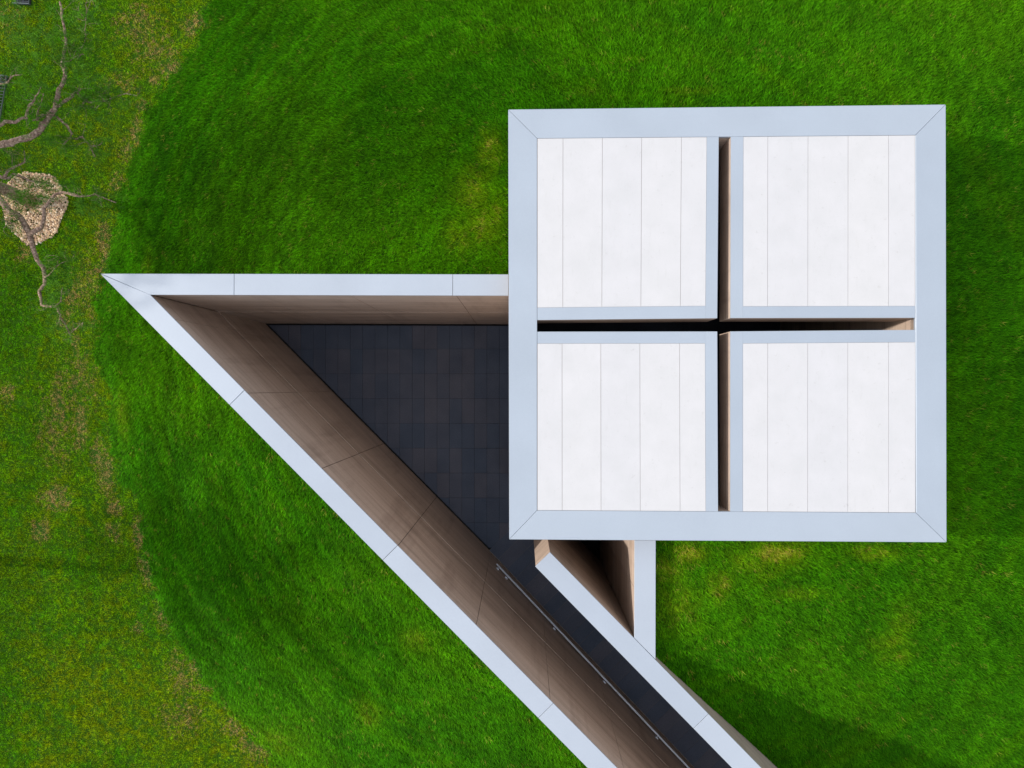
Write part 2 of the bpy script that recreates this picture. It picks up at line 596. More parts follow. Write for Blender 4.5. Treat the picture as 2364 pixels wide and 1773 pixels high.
# the four roof slabs
def slab(corners, outer_u, cop_u, joints_u, v_edges, cop_v, label):
    """corners: pixel quad (tl,tr,br,bl) of the slab incl. its slit coping."""
    tl, tr, br, bl = corners
    def at(fu, fv):
        u = (tl[0] * (1 - fv) + bl[0] * fv) * (1 - fu) + (tr[0] * (1 - fv) + br[0] * fv) * fu
        v = (tl[1] * (1 - fu) + tr[1] * fu) * (1 - fv) + (bl[1] * (1 - fu) + br[1] * fu) * fv
        return rp(u, v)
    e = 0.004
    body = [at(0, 0), at(1, 0), at(1, 1), at(0, 1)]
    vb, fb = prism_data([tuple(p) for p in body], SOFFIT, lambda p: p[2] - 0.014)
    sl_ = mesh_obj('roof_slab', vb, fb, CS, pav)
    sl_['label'] = label
    W = abs(tr[0] - tl[0]); H = abs(bl[1] - tl[1])
    g = 0.36 / W
    gv = 0.5 / H
    fu0, fu1, fv0, fv1 = cop_u[0], cop_u[1], cop_v[0], cop_v[1]
    def plate(nm, f0, f1, h0, h1, mat, dz=0.0):
        q = [at(f0, h0), at(f1, h0), at(f1, h1), at(f0, h1)]
        vv, ff = prism_data([tuple(p) for p in q], lambda p: p[2] - 0.013, lambda p: p[2] + dz)
        return mesh_obj(nm, vv, ff, mat, sl_)
    # white boards
    js = [fu0] + [((j - (tl[0] + bl[0]) / 2) / ((tr[0] + br[0]) / 2 - (tl[0] + bl[0]) / 2)) for j in joints_u] + [fu1]
    for i in range(len(js) - 1):
        plate('roof_panel', js[i] + g, js[i + 1] - g, fv0 + gv * 0.6, fv1 - gv * 0.6, MAT['panel'])
    # coping strips along the slit
    if fu1 < 1: plate('coping_strip', fu1 + g * 0.2, 1.0, 0, 1, MAT['coping_roof'], 0.003)
    if fu0 > 0: plate('coping_strip', 0.0, fu0 - g * 0.2, 0, 1, MAT['coping_roof'], 0.003)
    lo, hi = (0.0, fu1 - g * 0.2) if fu1 < 1 else (fu0 + g * 0.2, 1.0)
    if fv1 < 1: plate('coping_strip', lo, hi, fv1 + gv * 0.2, 1, MAT['coping_roof'], 0.003)
    if fv0 > 0: plate('coping_strip', lo, hi, 0, fv0 - gv * 0.2, MAT['coping_roof'], 0.003)
    return sl_
CS = concrete('cast_concrete_slab', 0.6)
IT = lambda u: 319.3 + (u - 1239.8) * (311.8 - 319.3) / (2113.5 - 1239.8)
IB = lambda u: 1178.4 + (u - 1239.7) * (1183.8 - 1178.4) / (2114.4 - 1239.7)
# slit edges in the photograph: upright 1658..1687, level 737..766 on the left to 734..762 on the right
slab(((1240.4, IT(1240) + 0.4), (1659.0, IT(1659) + 0.4), (1655.6, 734.6), (1240.4, 738.8)), None, (0, 0.935), (1299.5, 1390.0, 1480.4, 1571.8), None, (0, 0.932), 'roof slab left of and above the cross slit')
slab(((1687.2, IT(1687) + 0.4), (2112.8, IT(2112) + 0.4), (2112.8, 733.6), (1686.2, 734.2)), None, (0.067, 1), (1772.3, 1865.2, 1957.8, 2051.3), None, (0, 0.936), 'roof slab right of and above the cross slit')
slab(((1240.4, 765.8), (1655.6, 765.3), (1657.3, IB(1657) - 0.4), (1240.4, IB(1240) - 0.4)), None, (0, 0.933), (1297.7, 1387.3, 1477.6, 1569.4), None, (0.066, 1), 'roof slab left of and below the cross slit')
slab(((1686.0, 765.2), (2113.2, 761.6), (2113.2, IB(2113) - 0.4), (1685.8, IB(1686) - 0.4)), None, (0.067, 1), (1772.3, 1864.6, 1957.3, 2051.4), None, (0.067, 1), 'roof slab right of and below the cross slit')

# ------------------------------------------------------------------ courtyard floor, tiles, ramp
n_in = Vector((-dia_dir.y, dia_dir.x))                  # from the diagonal wall into the corridor
if n_in.dot(top_in - inner) < 0: n_in = -n_in
ramp0 = up2(1129.0, 1271.0, 0.0)
ramp0 = inner + dia_dir * (ramp0 - inner).dot(dia_dir)  # its foot on the wall face
SLOPE = 0.125
def ramp_z(s): return max(0.0, s) * SLOPE
fl = [inner + Vector((-0.1, 0.1)), top_in + Vector((0.3, 0.1)), Vector((i_BL.x, o_BL.y)), Vector((rw_in_0.x + 0.2, o_BL.y - 0.1)),
      Vector((rin_end.x + 0.1, rin_end.y - 0.1)), ramp0 + dia_dir * 2.6 - n_in * 0.1, ramp0 - n_in * 0.1]
floor = prism('courtyard_floor', fl, -0.4, -0.045, MAT['bed'])
tag(floor, kind='structure')
infl = prism('pavilion_floor', [i_TL, i_TR, i_BR, i_BL], -0.4, -0.012, MAT['tile'])
tag(infl, kind='structure')
inf2 = prism('doorway_floor', [Vector((e_BL.x + 0.1, o_BL.y)), Vector((rw_in_0.x + 0.02, o_BL.y)), Vector((i_BL.x + 2.6, i_BL.y)), i_BL], -0.3, -0.0125, MAT['tile'])
tag(inf2, kind='structure')

wx = min(e_BL.x, e_TL.x) - 0.012
court = ccw([tuple(inner), tuple(top_in), (wx, e_BL.y - 0.6), tuple(ramp0)])
# inset courtyard outline for the shadow gap
gap = 0.045
lines = []
lines.append((tuple(inner + n_in * gap), tuple(ramp0 + n_in * gap)))
lines.append(((wx - 0.03, top_in.y - gap), (inner.x, inner.y - gap)))
lines.append(((wx - 0.03, -50), (wx - 0.03, 50)))
rs = ramp0 - n_in * 0.0
lines.append((tuple(ramp0), tuple(ramp0 + n_in * 5)))
cen = Vector((wx - 0.8, inner.y - 1.5))
def orient(a, b):
    s = (b[0] - a[0]) * (cen.y - a[1]) - (b[1] - a[1]) * (cen.x - a[0])
    return (a, b) if s > 0 else (b, a)
lines = [orient(a, b) for a, b in lines]
tx0 = up2(923.0, 862.8, 0.0)           # one tile crossing
PX, PY = 0.3016, 0.6005
def tile_obj(poly, z0, z1, parent, zf=None):
    v, f = prism_data(poly, z0 if zf is None else (lambda p: zf(p) - 0.03), z1 if zf is None else zf)
    return mesh_obj('tile', v, f, MAT['tile'], parent)
for i in range(-14, 12):
    for j in range(-12, 6):
        x0, y0 = tx0.x + i * PX, tx0.y + j * PY
        g = 0.0025
        poly = [(x0 + g, y0 + g), (x0 + PX - g, y0 + g), (x0 + PX - g, y0 + PY - g), (x0 + g, y0 + PY - g)]
        for a, b in lines:
            if len(poly) >= 3: poly = clip_poly(poly, a, b)
        if len(poly) >= 3 and area(poly) > 0.004:
            dz = random.uniform(-0.0012, 0.0012)
            tile_obj(poly, -0.03, dz, floor)

# ramp
L_r = ((dia_in_e - ramp0).dot(dia_dir))
WC = (sh_in_0 - inner).dot(n_in)
def rpt(s, w): 
    p = ramp0 + dia_dir * s + n_in * w
    return (p.x, p.y)
def rs_of(p): return (Vector((p[0], p[1])) - ramp0).dot(dia_dir)
v, f = prism_data([rpt(0, -0.05), rpt(L_r, -0.05), rpt(L_r, WC + 0.05), rpt(0, WC + 0.05)], -0.4, lambda p: ramp_z(rs_of(p)) - 0.004)
ramp = mesh_obj('ramp', v, f, MAT['grout'])
tag(ramp, kind='structure')
s_end = (sh_in_0 - ramp0).dot(dia_dir)
row = 0.302
nrow = int(L_r / row)
for i in range(nrow):
    s0, s1 = i * row + 0.003, (i + 1) * row - 0.003
    cols = [(0.012, WC * 0.5), (WC * 0.5, WC - 0.012)]
    if s1 < s_end - 0.02:
        cols = [(0.012, WC * 0.5), (WC * 0.5, WC), (WC, WC * 1.5), (WC * 1.5, WC * 2.0)]
    for w0, w1 in cols:
        poly = [rpt(s0, w0 + 0.002), rpt(s1, w0 + 0.002), rpt(s1, w1 - 0.002), rpt(s0, w1 - 0.002)]
        if w0 >= WC - 0.01:
            poly = ccw(poly)
            # stay south of the pavilion wall
            poly = clip_poly(poly, (50, o_BL.y - 0.02), (-50, o_BL.y - 0.02))
            if len(poly) < 3 or area(poly) < 0.004: continue
        tile_obj(poly, 0, 0, ramp, zf=lambda p: ramp_z(rs_of(p)))

# handrail along the long diagonal wall
rail_s0 = (up2(1148.2, 1301.0, 0.95) - ramp0).dot(dia_dir)
hr = empty('handrail', (*(ramp0 + dia_dir * rail_s0), 0.9))
tag(hr, 'slim steel handrail fixed to the long diagonal wall above the ramp', 'handrail')
def tube(name, pts, radii, mat, parent=None, nseg=8, caps=True, smooth=True):
    verts, faces = tube_data(pts, radii, nseg, caps)
    return mesh_obj(name, verts, faces, mat, parent, smooth)
def tube_data(pts, radii, nseg=8, caps=True):
    pts = [Vector(p) for p in pts]
    verts, faces = [], []
    up_ = Vector((0, 0, 1))
    prev = None
    for i, p in enumerate(pts):
        if i == 0: t = pts[1] - pts[0]
        elif i == len(pts) - 1: t = pts[-1] - pts[-2]
        else: t = (pts[i + 1] - pts[i]).normalized() + (pts[i] - pts[i - 1]).normalized()
        if t.length < 1e-9: t = Vector((1, 0, 0))
        t.normalize()
        if prev is None:
            a = t.cross(up_)
            if a.length < 1e-3: a = t.cross(Vector((1, 0, 0)))
        else:
            a = prev - t * prev.dot(t)
            if a.length < 1e-6: a = t.orthogonal()
        a.normalize(); prev = a
        b = t.cross(a)
        r = radii[i] if hasattr(radii, '__len__') else radii
        for k in range(nseg):
            an = 2 * math.pi * k / nseg
            verts.append(p + a * (math.cos(an) * r) + b * (math.sin(an) * r))
    for i in range(len(pts) - 1):
        for k in range(nseg):
            k2 = (k + 1) % nseg
            faces.append((i * nseg + k, i * nseg + k2, (i + 1) * nseg + k2, (i + 1) * nseg + k))
    if caps:
        faces.append(tuple(range(nseg))[::-1])
        faces.append(tuple((len(pts) - 1) * nseg + k for k in range(nseg)))
    return verts, faces
WR = 0.075
RH = 0.86
def rail_p(s, w=WR, dz=0.0):
    q = ramp0 + dia_dir * s + n_in * w
    return Vector((q.x, q.y, RH + ramp_z(s) + dz))
tube('rail', [rail_p(rail_s0), rail_p(L_r - 0.2)], 0.022, MAT['steel'], hr, 10)
for u, v_ in ((1153, 1311.7), (1172.4, 1332.8), (1281, 1446.8), (1391.3, 1562.8), (1503.5, 1682.5), (1615, 1802), (1727, 1921)):
    s = (up2(u, v_, 1.0) - ramp0).dot(dia_dir)
    # bracket: an arm out of the wall, turned up to the rail, with a fixing plate
    b = tube('bracket', [rail_p(s, 0.004, -0.05), rail_p(s, 0.05, -0.05), rail_p(s, WR - 0.004, -0.03), rail_p(s, WR, -0.012)], 0.009, MAT['steel'], hr, 6)
    q0 = rail_p(s, 0.003, -0.05)
    pl = [q0 + dia_dir.to_3d() * dx + Vector((0, 0, dz)) for dx, dz in ((-0.035, -0.035), (0.035, -0.035), (0.035, 0.035), (-0.035, 0.035))]
    pl2 = [p + n_in.to_3d() * 0.022 for p in pl]
    mesh_obj('fixing_plate', pl + pl2, [(0, 1, 2, 3), (7, 6, 5, 4), (0, 4, 5, 1), (1, 5, 6, 2), (2, 6, 7, 3), (3, 7, 4, 0)], MAT['steel'], b)

# ------------------------------------------------------------------ ground: lawn and mound in one sheet
MC = up2(1400, 750, 4.5)
bnd_px = [(560, -120), (513, 0), (455, 95), (395, 180), (342, 267), (300, 400), (267, 534), (238, 660), (232, 780), (262, 960), (300, 1110), (345, 1250), (428, 1475), (520, 1620), (641, 1752), (760, 1880)]
_b = []
for u, v_ in bnd_px:
    p = up2(u, v_, 3.05) - MC
    _b.append((math.atan2(p.y, -p.x), p.length))      # angle measured from the left
_b.sort()
BA = np.array([a for a, r in _b]); BR_ = np.array([r for a, r in _b])
def bound(x, y):
    a = np.arctan2(y - MC.y, -(x - MC.x))
    r = np.interp(a, BA, BR_)
    far = np.clip((np.abs(a) - 0.95) / 0.5, 0, 1)
    return r * (1 - far) + 14.5 * far
PD = np.array([0, 5.0, 5.75, 7.2, 8.4, 9.3, 9.9, 10.4, 11.0, 60])
PZ = np.array([5.12, 5.10, 4.98, 4.36, 3.82, 3.46, 3.22, 3.07, 3.0, 3.0])
def terrain(x, y):
    x = np.asarray(x, float); y = np.asarray(y, float)
    d = np.hypot(x - MC.x, y - MC.y)
    a = np.arctan2(y - MC.y, -(x - MC.x))
    rb = np.interp(a, BA, BR_)
    near = 1 - np.clip((np.abs(a) - 0.9) / 0.4, 0, 1)
    sc = 1 + near * (rb / 10.45 - 1)
    sc = sc * (1 + 0.12 * np.clip((np.abs(a) - 1.9) / 0.5, 0, 1) * (np.abs(a) > 1.9))
    z = np.interp(d / sc, PD, PZ)
    z = 0.5 * z + 0.25 * np.interp(d / sc - 0.3, PD, PZ) + 0.25 * np.interp(d / sc + 0.3, PD, PZ)
    bump = (fbm(x * 0.9 + 40, y * 0.9 + 40, 3) - 0.5) * 0.12
    return z + bump * np.clip((d - 5.5) / 1.5, 0.15, 1.0)

def tz(x, y): return float(terrain(np.array([x]), np.array([y]))[0])
def on_ground(u, v_):
    z = 3.5
    for _ in range(8):
        p = up2(u, v_, z); z = tz(p.x, p.y)
    return Vector((p.x, p.y, z))

def inside(poly, x, y, off):
    """mask of points inside a convex CCW polygon shrunk by off."""
    poly = ccw(poly)
    m = np.ones_like(x, bool)
    for i in range(len(poly)):
        a, b = poly[i], poly[(i + 1) % len(poly)]
        ex, ey = b[0] - a[0], b[1] - a[1]
        l = math.hypot(ex, ey)
        m &= ((ex * (y - a[1]) - ey * (x - a[0])) / l) > off
    return m
tri = [tip, Vector((rw_out_0.x - 1.0, top_out.y)), Vector((rw_out_0.x, top_out.y - 3)), rout_end, dia_out + (tip - dia_out).normalized() * ((dia_out - tip).length - (rout_end - tip).dot((dia_out - tip).normalized()))]
corr = [dia_out + (tip - dia_out).normalized() * 5.0, dia_out_e, sh_out_e, sh_out_0 + sh_dir * 1.2]
roofq = [o_TL, o_TR, o_BR, o_BL]
def hole(x, y, off):
    return inside(tri, x, y, off) | inside(corr, x, y, off) | inside(roofq, x, y, off)

xs = np.concatenate([[-400, -120, -45, -24, -17], np.arange(-14.0, 14.01, 0.11), [17, 24, 45, 120, 400]])
ys = np.concatenate([[-400, -120, -45, -22, -15], np.arange(-12.0, 12.01, 0.11), [15, 22, 45, 120, 400]])
GX, GY = np.meshgrid(xs, ys)
GZ = terrain(GX, GY)
nx, ny = len(xs), len(ys)
cxs = (xs[:-1] + xs[1:]) / 2; cys = (ys[:-1] + ys[1:]) / 2
HX, HY = np.meshgrid(cxs, cys)
keep = ~hole(HX, HY, 0.15)
jj, ii = np.nonzero(keep)
q = np.stack([jj * nx + ii, jj * nx + ii + 1, (jj + 1) * nx + ii + 1, (jj + 1) * nx + ii], 1)
me = bpy.data.meshes.new('ground')
co = np.stack([GX.ravel(), GY.ravel(), GZ.ravel()], 1)
me.vertices.add(len(co)); me.vertices.foreach_set('co', co.ravel().astype(np.float32))
me.loops.add(q.size); me.loops.foreach_set('vertex_index', q.ravel().astype(np.int32))
me.polygons.add(len(q)); me.polygons.foreach_set('loop_start', (np.arange(len(q)) * 4).astype(np.int32))
me.polygons.foreach_set('use_smooth', np.ones(len(q), bool))
me.update(calc_edges=True); me.validate()
me.materials.append(MAT['soil'])
ground = link(bpy.data.objects.new('ground', me))
tag(ground, kind='structure')

# ------------------------------------------------------------------ grass
def tuft_mesh(name, nb, length, width, radius, lean, spread, mat, seed):
    r = random.Random(seed)
    verts, faces, shade = [], [], []
    for b in range(nb):
        a = r.uniform(0, 2 * math.pi); rr = radius * math.sqrt(r.random())
        bx, by = rr * math.cos(a), rr * math.sin(a)
        h = length * r.uniform(0.6, 1.15)
        da = r.gauss(0, spread)
        ln = lean * r.uniform(0.5, 1.3)
        dx, dy = math.cos(da), math.sin(da)
        wa = r.uniform(0, math.pi)
        wx_, wy_ = math.cos(wa) * width * 0.5, math.sin(wa) * width * 0.5
        base = len(verts)
        s = r.choice((0.25, 0.5, 0.8, 1.05, 1.4, 2.0)) * r.uniform(0.85, 1.15)
        hue = r.uniform(0.8, 1.3)
        for t, wfac in ((0.0, 0.8), (0.5, 1.0), (1.0, 0.12)):
            px = bx + dx * h * ln * t * t * 0.9
            py = by + dy * h * ln * t * t * 0.9
            pz = h * (t - 0.25 * ln * t * t) - 0.012
            verts.append((px - wx_ * wfac, py - wy_ * wfac, pz)); verts.append((px + wx_ * wfac, py + wy_ * wfac, pz))
            for _ in range(2): shade.append((s * hue, s, s, 1))
        faces.append((base, base + 1, base + 3, base + 2)); faces.append((base + 2, base + 3, base + 5, base + 4))
    me = bpy.data.meshes.new(name)
    me.from_pydata(verts, [], faces)
    at = me.attributes.new('shade', 'FLOAT_COLOR', 'POINT')
    at.data.foreach_set('color', np.array(shade, np.float32).ravel())
    me.materials.append(mat)
    return me

def grass_object(name, label, cat, pts, rot, scl, idx, tint, tufts):
    me = bpy.data.meshes.new(name)
    n = len(pts)
    me.vertices.add(n); me.vertices.foreach_set('co', pts.astype(np.float32).ravel())
    a = me.attributes.new('rot', 'FLOAT_VECTOR', 'POINT'); a.data.foreach_set('vector', rot.astype(np.float32).ravel())
    a = me.attributes.new('scl', 'FLOAT_VECTOR', 'POINT'); a.data.foreach_set('vector', scl.astype(np.float32).ravel())
    a = me.attributes.new('idx', 'INT', 'POINT'); a.data.foreach_set('value', idx.astype(np.int32))
    a = me.attributes.new('tint', 'FLOAT_COLOR', 'POINT'); a.data.foreach_set('color', tint.astype(np.float32).ravel())
    o = link(bpy.data.objects.new(name, me))
    tag(o, label, cat, kind='stuff')
    ng = bpy.data.node_groups.new(name + '_scatter', 'GeometryNodeTree')
    ng.interface.new_socket('Geometry', in_out='INPUT', socket_type='NodeSocketGeometry')
    ng.interface.new_socket('Geometry', in_out='OUTPUT', socket_type='NodeSocketGeometry')
    N = ng.nodes; L = ng.links
    gi = N.new('NodeGroupInput'); go = N.new('NodeGroupOutput')
    iop = N.new('GeometryNodeInstanceOnPoints')
    gti = N.new('GeometryNodeGeometryToInstance')
    for tme in reversed(tufts):
        to = bpy.data.objects.new(tme.name, tme)
        oi = N.new('GeometryNodeObjectInfo'); oi.inputs['Object'].default_value = to
        L.new(oi.outputs['Geometry'], gti.inputs[0])
    L.new(gi.outputs[0], iop.inputs['Points'])
    L.new(gti.outputs[0], iop.inputs['Instance'])
    iop.inputs['Pick Instance'].default_value = True
    def attr(nm, dt):
        na = N.new('GeometryNodeInputNamedAttribute'); na.data_type = dt; na.inputs[0].default_value = nm
        return na.outputs[0]
    L.new(attr('idx', 'INT'), iop.inputs['Instance Index'])
    e2r = N.new('FunctionNodeEulerToRotation')
    L.new(attr('rot', 'FLOAT_VECTOR'), e2r.inputs[0])
    L.new(e2r.outputs[0], iop.inputs['Rotation'])
    L.new(attr('scl', 'FLOAT_VECTOR'), iop.inputs['Scale'])
    L.new(iop.outputs[0], go.inputs[0])
    md = o.modifiers.new('scatter', 'NODES'); md.node_group = ng
    return o

# area covered: what the frame can see and a margin round it
NPT = 560000
gx = rng.uniform(-11.6, 11.9, NPT); gy = rng.uniform(-9.4, 9.1, NPT)
outside = ~hole(gx, gy, -0.025)
gx, gy = gx[outside], gy[outside]
gz = terrain(gx, gy)
bd = bound(gx, gy)
dist = np.hypot(gx - MC.x, gy - MC.y)
edge = dist - bd + (fbm(gx * 1.3, gy * 1.3, 3) - 0.5) * 0.45 + (fbm(gx * 7 + 9, gy * 7, 2) - 0.5) * 0.30 + rng.normal(0, 0.05, len(gx))
long_m = edge < 0
# gravel bed keeps clear
gc = on_ground(80, 478)
GRX, GRY = 0.66, 0.73
GR = [(on_ground(21, 180), on_ground(1, 285), 0.36), (on_ground(76, -70), on_ground(72, 11), 0.34)]
in_bed = ((gx - gc.x) / GRX) ** 2 + ((gy - gc.y) / GRY) ** 2 < 0.72 + 0.5 * fbm(gx * 4 + 70, gy * 4, 2)
in_bed &= ~((fbm(gx * 5 + 12, gy * 5 + 3, 2) > 0.62) & (rng.random(len(gx)) < 0.5))

for a_, b_, w_ in GR:
    a2_ = Vector((a_.x, a_.y)); t_ = (Vector((b_.x, b_.y)) - a2_); l_ = t_.length; t_ = t_ / l_
    n_ = Vector((-t_.y, t_.x)); n_ = -n_ if n_.x > 0 else n_
    ss_ = (gx - a2_.x) * t_.x + (gy - a2_.y) * t_.y; ww_ = (gx - a2_.x) * n_.x + (gy - a2_.y) * n_.y
    in_bed |= (ss_ > -0.03) & (ss_ < l_ + 0.03) & (ww_ > -0.03) & (ww_ < w_ + 0.03)

def blotch(patches):
    s = np.zeros_like(gx)
    for (u, v_, ru, rv, st) in patches:
        p = on_ground(u, v_)
        k = F / (ZC - p.z)
        e = ((gx - p.x) / (ru / k)) ** 2 + ((gy - p.y) / (rv / k)) ** 2
        s = np.maximum(s, st * np.exp(-e * 1.1))
    return s
dry_px = [(1135, 350, 28, 45, .8), (1100, 440, 45, 55, .6), (1120, 520, 40, 50, .55), (1065, 545, 35, 40, .6), (1150, 500, 20, 60, .5),
          (1590, 1270, 40, 25, .9), (1790, 1272, 60, 28, 1.0), (1740, 1290, 70, 40, .5), (1660, 1335, 40, 25, .5), (1540, 1310, 40, 35, .75), (1560, 1390, 60, 50, .5), (1660, 1350, 30, 40, .55),
          (2020, 1275, 50, 15, .6), (1840, 1365, 60, 14, .5), (2045, 1480, 50, 25, .45), (2060, 1510, 40, 25, .4), (2000, 1268, 40, 14, .6), (2070, 1440, 30, 60, .35), (1440 + 85, 1420, 20, 40, .3),
          (455, 889, 6, 6, .9), (285, 960, 20, 60, .5), (1220, 1470 - 240, 1, 1, 0), (1350, 215, 30, 10, .4), (1600, 215, 60, 8, .35), (1760, 165, 15, 10, .3), (960, 1470, 40, 30, .4), (850, 1640, 30, 40, .45), (940, 1190, 30, 35, .3), (345, 630, 15, 60, .4), (640, 1710, 60, 40, .4)]
lawn_px = [(395, 160, 28, 20, 1.), (440, 60, 18, 24, .9), (355, 185, 18, 12, .7), (465, 45, 18, 22, .8), (330, 245, 22, 14, .7), (315, 310, 22, 40, .6), (300, 345, 26, 30, .6), (270, 425, 22, 24, .5), (240, 540, 18, 26, .8),
           (245, 600, 16, 30, .9), (232, 622, 22, 12, .9), (245, 575, 22, 60, .5), (225, 660, 12, 25, .6), (170, 690, 20, 40, .6), (150, 740, 25, 25, .5), (215, 740, 12, 16, .5), (175, 800, 12, 60, .5),
           (135, 930, 18, 70, .7), (185, 980, 20, 60, .7), (225, 1050, 14, 40, .8), (130, 1150, 34, 26, 1.), (245, 1090, 22, 50, .9), (95, 1225, 18, 26, 1.), (265, 1170, 20, 20, .7), (260, 1225, 20, 20, .6), (325, 1230, 18, 36, .9), (345, 1310, 20, 40, 1.),
           (380, 1400, 22, 40, 1.), (455, 1540, 14, 36, 1.), (475, 1570, 22, 24, .9), (520, 1610, 16, 20, .8), (600, 1720, 50, 40, .7), (270, 1245, 14, 14, .6), (320, 1450, 16, 14, .5), (540, 1680, 30, 24, .5), (430, 1560, 50, 60, .4), (420, 1660, 60, 50, .35),
           (20, 905, 20, 30, .4), (180, 880, 60, 90, .35), (130, 1000, 50, 100, .35), (320, 60, 60, 50, .45), (360, 120, 60, 50, .4), (280, 190, 50, 40, .3), (60, 590, 20, 20, .6), (200, 660, 40, 80, .35), (10, 40, 60, 40, .3), (330, 1000, 10, 10, 0)]
dryL = blotch(dry_px); dryS = blotch(lawn_px)
nz1 = fbm(gx * 1.6, gy * 1.6, 4); nz2 = fbm(gx * 7 + 5, gy * 7, 3); nz3 = fbm(gx * 0.45 + 3, gy * 0.45 + 8, 3); rnd = rng.random(len(gx))
# mowing bands that follow the contour of the mound
th = np.arctan2(gy - MC.y, gx - MC.x)
band = fbm(dist * 5.5 + nz1 * 0.8, th * 4.0 + 50, 3)
band2 = fbm(dist * 2.0, th * 22.0 + 20, 2)

def mixc(a, b, t):
    return a * (1 - t[:, None]) + b * t[:, None]
def C(*c): return np.array(c)[None, :]
# lean of the blades: along the contour on the left, down the slope on the right
radial = th
tang = th + math.pi / 2
wl_ = np.clip((MC.x - gx) / 8.0 + 0.2, 0, 1)
ang = radial + wl_ * (math.pi / 2) * 0.9
ang0 = np.round(ang * 2.5) / 2.5
ang = ang + (nz1 - 0.5) * 0.6 + rng.normal(0, 0.38, len(gx))
angs = rng.uniform(0, 2 * math.pi, len(gx))


# long grass on the mound
vivid, deep, lime, straw, hay = C(0.060, 0.262, 0.0010), C(0.030, 0.168, 0.0010), C(0.125, 0.335, 0.0015), C(0.36, 0.31, 0.050), C(0.50, 0.34, 0.15)
tl = mixc(deep, vivid, 0.25 + 0.5 * np.clip((nz1 - 0.25) / 0.5, 0, 1))
tl = mixc(tl, lime, np.clip((band * 0.75 + nz2 * 0.25 - 0.5) / 0.3, 0, 1) * 0.32)
tl = mixc(tl, lime, np.clip((nz3 - 0.45) / 0.3, 0, 1) * 0.3)
# shade between hand-wide clumps put into the tint, drawn out along the blades
clump_shade = fbm((gx * np.cos(ang0) + gy * np.sin(ang0)) * 2.2 + 31, (-gx * np.sin(ang0) + gy * np.cos(ang0)) * 14.0 + 7, 2)
tl = tl * (0.80 + 0.36 * np.clip((clump_shade - 0.25) / 0.5, 0, 1))[:, None]
ridge = fbm(dist * 10.0 + nz1 * 1.2, th * 8.0 + 11, 2)          # mower lines round the mound
tl = tl * (0.80 + 0.36 * np.clip((ridge - 0.25) / 0.5, 0, 1) * wl_ + 0.18 * (1 - wl_))[:, None]
nz4 = fbm(gx * 15 + 2, gy * 15 + 90, 2)
pl_ = np.clip(dryL * 1.35 * (nz2 * 0.6 + nz4 * 0.7 - 0.18), 0, 1)
tl = mixc(tl, C(0.26, 0.35, 0.006), np.clip(pl_ * 1.5, 0, 1) * 0.7)
tl = mixc(tl, straw, (rnd < np.clip(pl_ - 0.25, 0, 1) * 0.8) * 0.9)
tl = mixc(tl, straw, (rng.random(len(gx)) < 0.012) * 0.6)
# short grass of the lawn
sa, sb, sc_ = C(0.165, 0.43, 0.0010), C(0.095, 0.36, 0.0010), C(0.34, 0.46, 0.003)
ts = mixc(sb, sa, np.clip((nz1 - 0.25) / 0.5, 0, 1))
ts = mixc(ts, sc_, np.clip((nz2 * 0.5 + nz3 * 0.5 - 0.40) / 0.28, 0, 1) * 0.8)
lush = blotch([(35, 760, 60, 130, 1), (70, 1000, 45, 150, .9), (25, 1400, 60, 200, .7), (45, 640, 60, 60, .6), (250, 1300, 60, 50, .5), (60, 250, 60, 70, .6)])
ts = mixc(ts, C(0.075, 0.33, 0.0012), lush * 0.75)
ts = ts * (0.82 + 0.36 * np.clip((fbm(gx * 13 + 3, gy * 13, 2) - 0.2) / 0.6, 0, 1))[:, None]
ps = np.clip(dryS * 2.8 * (nz2 * 0.7 + nz4 * 0.6 - 0.15), 0, 1)
ts = mixc(ts, sc_, np.clip(ps * 1.6, 0, 1) * 0.7)
ts = mixc(ts, hay, (rnd < np.clip(ps - 0.12, 0, 1) * 1.15) * 0.9)
ts = mixc(ts, straw, (rng.random(len(gx)) < 0.03) * 0.6)

tl_t = [tuft_mesh('long_tuft', 11, 0.082, 0.0068, 0.036, 0.95, 0.5, MAT['blade_long'], s) for s in range(5)]
ts_t = [tuft_mesh('short_tuft', 11, 0.036, 0.0070, 0.036, 0.75, 1.4, MAT['blade_short'], 50 + s) for s in range(5)]
def emit(mask, name, label, cat, tint, angle, hmod, tufts):
    k = np.nonzero(mask)[0]
    n = len(k)
    pts = np.stack([gx[k], gy[k], gz[k]], 1)
    rot = np.stack([rng.normal(0, 0.06, n), rng.normal(0, 0.06, n), angle[k]], 1)
    s = rng.uniform(0.8, 1.2, n)
    scl = np.stack([s, s, s * hmod[k]], 1)
    tint4 = np.concatenate([tint[k] * rng.uniform(0.62, 1.36, (n, 1)), np.ones((n, 1))], 1)
    return grass_object(name, label, cat, pts, rot, scl, rng.integers(0, len(tufts), n), tint4, tufts)
edge_t = np.clip(-edge / 0.3, 0.8, 1)
hl = edge_t * (0.8 + 0.4 * ridge) * np.clip(0.72 + 0.55 * band + 0.25 * (band2 - 0.5), 0.55, 1.4) * (1 - 0.45 * np.clip(dryL, 0, 1))
hs = np.clip(0.6 + 0.8 * nz2, 0.5, 1.4) * (1 - 0.5 * np.clip(dryS, 0, 1))
emit(long_m & (rnd < 1.0), 'mound_grass', 'long dark green grass covering the mound round the walls and pavilion', 'grass', tl, ang, hl, tl_t)
emit(~long_m & ~in_bed & (rng.random(len(gx)) < 1 - 0.35 * np.clip(ps, 0, 1)), 'lawn_grass', 'short yellowish worn grass of the flat lawn beyond the foot of the mound', 'grass', ts, angs, hs, ts_t)

